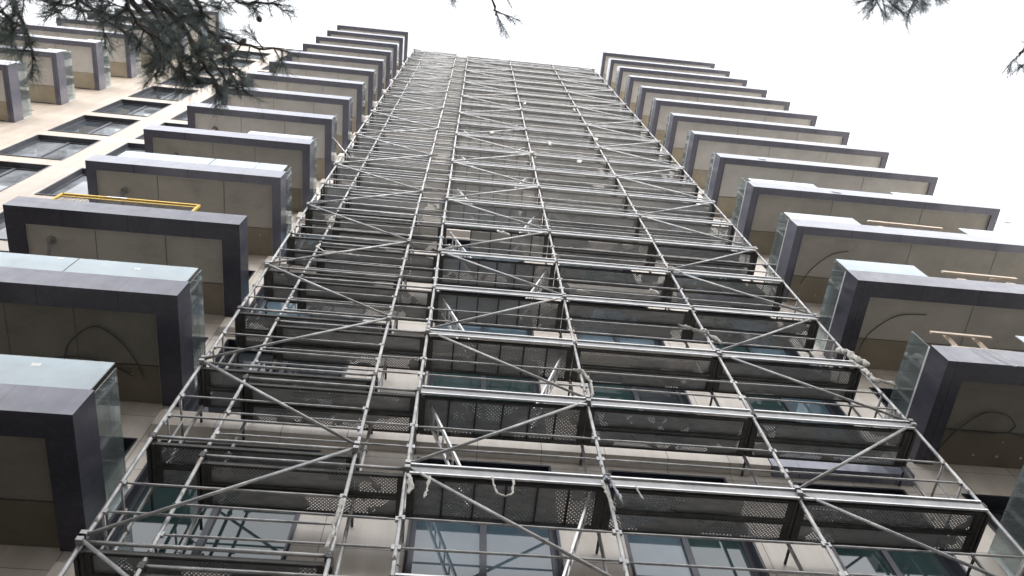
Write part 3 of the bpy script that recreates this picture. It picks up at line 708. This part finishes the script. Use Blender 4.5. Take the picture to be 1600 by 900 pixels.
def limb(parent, path, rr, dens=1.0, start=.25, subs=9, r0=.022, thin=False):
    P = [Vector(p) for p in path]; seg = []
    for i in range(len(P)-1):
        for s in range(5): seg.append(P[i].lerp(P[i+1], s/5)+Vector((rr.uniform(-1,1),rr.uniform(-1,1),rr.uniform(-1,1)))*.012)
    seg.append(P[-1]); n = len(seg)
    wd = MB(); wd.tube(seg, [r0*(1-.8*i/n)+.002 for i in range(n)], 7)
    nb = MB()
    for k in range(subs):
        t = start+(1-start)*k/subs; i = min(n-2, int(t*(n-1))); p = seg[i]; d = (seg[i+1]-seg[i]).normalized()
        sd = (d*rr.uniform(.4,1)+Vector((rr.uniform(-1,1),rr.uniform(-1,1),rr.uniform(-.9,.5)))).normalized()
        ln = rr.uniform(.08,.24); e = p+sd*ln; mid = p+sd*ln*.5+Vector((0,0,.015))
        wd.tube([p, mid, e], [.006,.004,.003], 5)
        shoot(nb, p+sd*ln*.25, sd, ln*.85, rr, dens)
        s2 = (sd+Vector((rr.uniform(-1,1),rr.uniform(-1,1),rr.uniform(-.8,.3)))*.8).normalized(); wd.tube([mid, mid+s2*ln*.6], [.004,.002], 5)
        shoot(nb, mid, s2, ln*.6, rr, dens)
    d = (seg[-1]-seg[-3]).normalized(); shoot(nb, seg[-3], d, .22, rr, dens)
    o = wd.build('branch', M['bark']); o.parent = parent; o.matrix_parent_inverse = Matrix.Translation(-parent.location)
    nb.build('needles', M['needle_thin' if thin else 'needle'], o); return o
LEFT = [
  [(-2.811,-5.951,7.050),(-2.396,-5.686,6.974),(-2.232,-5.516,6.754),(-2.080,-5.393,6.528)],
  [(-2.869,-6.021,7.367),(-2.273,-5.736,7.376),(-1.943,-5.560,7.229),(-1.697,-5.502,7.050)],
  [(-2.140,-6.165,7.185),(-1.673,-5.771,7.089),(-1.449,-5.562,6.881),(-1.273,-5.345,6.641)],
  [(-2.011,-6.197,7.838),(-1.602,-5.705,7.695),(-1.403,-5.426,7.463),(-1.212,-5.263,7.230),(-0.979,-5.215,7.022)],
  [(-1.915,-6.130,8.033),(-1.486,-5.757,7.895),(-1.191,-5.723,7.715),(-0.905,-5.750,7.529)],
  [(-1.613,-5.797,7.487),(-1.313,-5.556,7.297),(-1.017,-5.515,7.114),(-0.724,-5.525,6.926)],
  [(-1.417,-5.607,7.058),(-1.217,-5.400,6.829),(-1.055,-5.280,6.591)],
  [(-1.713,-5.599,7.271),(-1.552,-5.380,7.032),(-1.491,-5.305,6.772)],
  [(-3.073,-5.728,7.577),(-2.607,-5.654,7.540),(-2.198,-5.598,7.452),(-1.856,-5.589,7.323)],
  [(-2.645,-5.969,7.375),(-2.161,-5.808,7.323),(-1.693,-5.703,7.236),(-1.364,-5.610,7.076)],
  [(-2.528,-5.679,6.553),(-2.199,-5.650,6.448),(-2.006,-5.617,6.261)],
  [(-2.208,-6.047,6.983),(-1.966,-5.827,6.807),(-1.839,-5.711,6.578)],
  [(-1.876,-6.082,7.081),(-1.700,-5.779,6.864),(-1.533,-5.631,6.644),(-1.321,-5.565,6.445)],
  [(-2.121,-5.899,7.838),(-1.737,-5.649,7.696),(-1.503,-5.477,7.490),(-1.351,-5.371,7.259)],
  [(-1.527,-5.976,6.838),(-1.222,-5.820,6.668),(-1.051,-5.730,6.450)],
  [(-1.709,-5.712,7.392),(-1.502,-5.509,7.176),(-1.333,-5.392,6.949)],
  [(-1.549,-5.543,7.643),(-1.277,-5.377,7.441),(-1.120,-5.235,7.199)]]
MID = [[(0.137,-6.333,7.692),(0.230,-6.023,7.442),(0.254,-5.934,7.188)], [(0.440,-6.366,7.799),(0.479,-6.024,7.545),(0.530,-5.908,7.288),(.560,-5.85,7.20)]]
RIGHT = [
  [(3.149,-6.665,7.047),(2.982,-6.302,6.865),(2.760,-6.189,6.693)],
  [(3.238,-6.678,7.226),(3.114,-6.328,7.023),(2.969,-6.192,6.816)],
  [(3.136,-6.661,6.942),(3.043,-6.332,6.723),(2.955,-6.221,6.488)],
  [(3.289,-6.680,7.087),(3.165,-6.338,6.885),(3.128,-6.266,6.623)],
  [(4.069,-6.212,6.745),(3.760,-6.041,6.648),(3.602,-5.981,6.450)],
  [(4.181,-6.106,6.786),(3.851,-5.967,6.704),(3.667,-5.904,6.522)],
  [(3.201,-6.601,7.361),(3.049,-6.277,7.166),(2.885,-6.124,6.965)]]
def pine(base, height, hub, groups, label, seed, r=.2):
    rr = random.Random(seed); T = tag(empty('pine_tree', base), label, 'tree'); b = Vector(base)
    mb = MB(); pts = [b+Vector((math.sin(k*.8)*.06*k, math.cos(k*.6)*.04*k, height*k/9)) for k in range(10)]
    mb.tube(pts, [r*(1-.09*k) for k in range(10)], 12); o = mb.build('trunk', M['bark']); o.parent = T; o.matrix_parent_inverse = Matrix.Translation(-b)
    for hp, paths, dens, subs in groups:
        hp = Vector(hp); root = pts[6]+Vector((0,0,.2)); l = MB()
        mid = root.lerp(hp, .5)+Vector((0,0,.35)); l.tube([root, mid, hp], [.075,.05,.03], 9); lo = l.build('limb', M['bark']); lo.parent = T; lo.matrix_parent_inverse = Matrix.Translation(-b)
        for path in paths:
            c = MB(); s = Vector(path[0]); c.tube([hp, hp.lerp(s, .5)+Vector((0,0,.08)), s], [.028,.024,.02], 7)
            co = c.build('limb', M['bark']); co.parent = T; co.matrix_parent_inverse = Matrix.Translation(-b)
            limb(T, path, rr, dens, subs=subs, thin=dens < 1, r0=.010 if dens < 1 else .014)
    # the rest of the crown, above and behind the viewer
    for k in range(22):
        a = rr.uniform(0, 2*math.pi); h = rr.uniform(.5,1.0); p = b+Vector((0,0,height*h)); L_ = rr.uniform(1.0,2.2)*(1.25-h*.6)
        d = Vector((math.cos(a), -abs(math.sin(a)), .1)).normalized()
        path = [p+d*(L_*t)+Vector((0,0,-.25*t*t)) for t in (0,.35,.7,1)]
        limb(T, path, rr, .45, .3, 7, .03)
    return T
pine((-5.6,-8.6,.12), 9.5, None, [((-3.3,-6.9,8.0), LEFT, 1.15, 12), ((0.1,-7.4,8.1), MID, .7, 4)], 'dark pine tree whose needled branches hang over the upper left corner', 5)
pine((6.4,-9.3,.12), 9.0, None, [((3.6,-7.3,7.5), RIGHT[:4]+RIGHT[6:], .95, 9), ((4.7,-6.9,7.3), RIGHT[4:6], .5, 4)], 'pine tree with thin branch tips reaching into the white sky at upper right', 9)
# cones on the left pine
T = [o for o in bpy.data.objects if o.name == 'pine_tree'][0]
for (x, y, z) in ((-.964,-5.583,6.772), (-.877,-5.718,6.811), (-1.062,-5.54,6.739)):
    mb = MB(); d = Vector((random.uniform(-.6,.6), random.uniform(-.5,.5), -1)).normalized()*.085
    mb.tube([Vector((x,y,z))+d*t for t in (-.5,-.3,0,.35,.6)], [.004,.014,.018,.013,.003], 9); o = mb.build('cone', M['cone']); o.parent = T; o.matrix_parent_inverse = Matrix.Translation(-T.location)

# ------------------------------------------------------------ light and sky
SUN_EL, SUN_ROT = 60, -15      # behind the tower, a little to the right
w = bpy.data.worlds.new('World'); scene.world = w; w.use_nodes = True; nt = w.node_tree; bg = nt.nodes['Background']
sky = nt.nodes.new('ShaderNodeTexSky'); sky.sky_type = 'NISHITA'; sky.sun_disc = False; sky.sun_elevation = R(SUN_EL); sky.sun_rotation = R(SUN_ROT)
sky.dust_density = 6; sky.air_density = 1.2; sky.ozone_density = 1
hs = nt.nodes.new('ShaderNodeHueSaturation'); hs.inputs['Saturation'].default_value = .22; hs.inputs['Value'].default_value = 1.0
nt.links.new(sky.outputs[0], hs.inputs['Color'])
tc = nt.nodes.new('ShaderNodeTexCoord'); cl = noise(nt, tc.outputs['Generated'], 1.4, 5)
clouds = ramp(nt, cl, [(.3, (13,13.4,14.2)), (.7, (18,18,18.2))])
cm = mixc(nt, .8, hs.outputs[0], clouds)
# added brightness low in the unseen street-side sky, to fill soffits and facade
sg = nt.nodes.new('ShaderNodeSeparateXYZ'); nt.links.new(tc.outputs['Generated'], sg.inputs[0])
lowz = mth(nt, 'SUBTRACT', 1.0, mth(nt, 'MINIMUM', mth(nt, 'ABSOLUTE', sg.outputs[2]), 1.0))
fr_ = mth(nt, 'MAXIMUM', mth(nt, 'MULTIPLY', sg.outputs[1], -1.0), 0.0)
gain = mth(nt, 'ADD', 1.0, mth(nt, 'MULTIPLY', mth(nt, 'MULTIPLY', lowz, fr_), 6.5))
vm = nt.nodes.new('ShaderNodeVectorMath'); vm.operation = 'SCALE'; nt.links.new(cm, vm.inputs[0]); nt.links.new(gain, vm.inputs['Scale']); cm = vm.outputs[0]
nt.links.new(cm, bg.inputs[0]); bg.inputs[1].default_value = .13
sd = bpy.data.lights.new('sun', 'SUN'); sd.energy = 2.6; sd.angle = R(6); sd.color = (1,.96,.9)
so = bpy.data.objects.new('sun', sd); COL.objects.link(so)
v = Vector((math.sin(R(SUN_ROT))*math.cos(R(SUN_EL)), math.cos(R(SUN_ROT))*math.cos(R(SUN_EL)), math.sin(R(SUN_EL))))
so.rotation_euler = v.to_track_quat('Z', 'Y').to_euler(); so.location = (0, 20, 70)

# ------------------------------------------------------------------ camera
cd = bpy.data.cameras.new('camera'); cam = bpy.data.objects.new('camera', cd); COL.objects.link(cam)
cam.location = (.4332,-6.2605,1.6); cam.rotation_euler = (R(157.2985), R(1.8048), R(-5.7853))
cd.sensor_width = 36; cd.lens = 28.756; cd.clip_end = 2000; cd.clip_start = .05
scene.camera = cam
cd.dof.use_dof = True; cd.dof.focus_distance = 16; cd.dof.aperture_fstop = 2.4
scene.view_settings.view_transform = 'Standard'; scene.view_settings.look = 'None'; scene.view_settings.exposure = 0
scene.cycles.max_bounces = 10; scene.cycles.transparent_max_bounces = 40
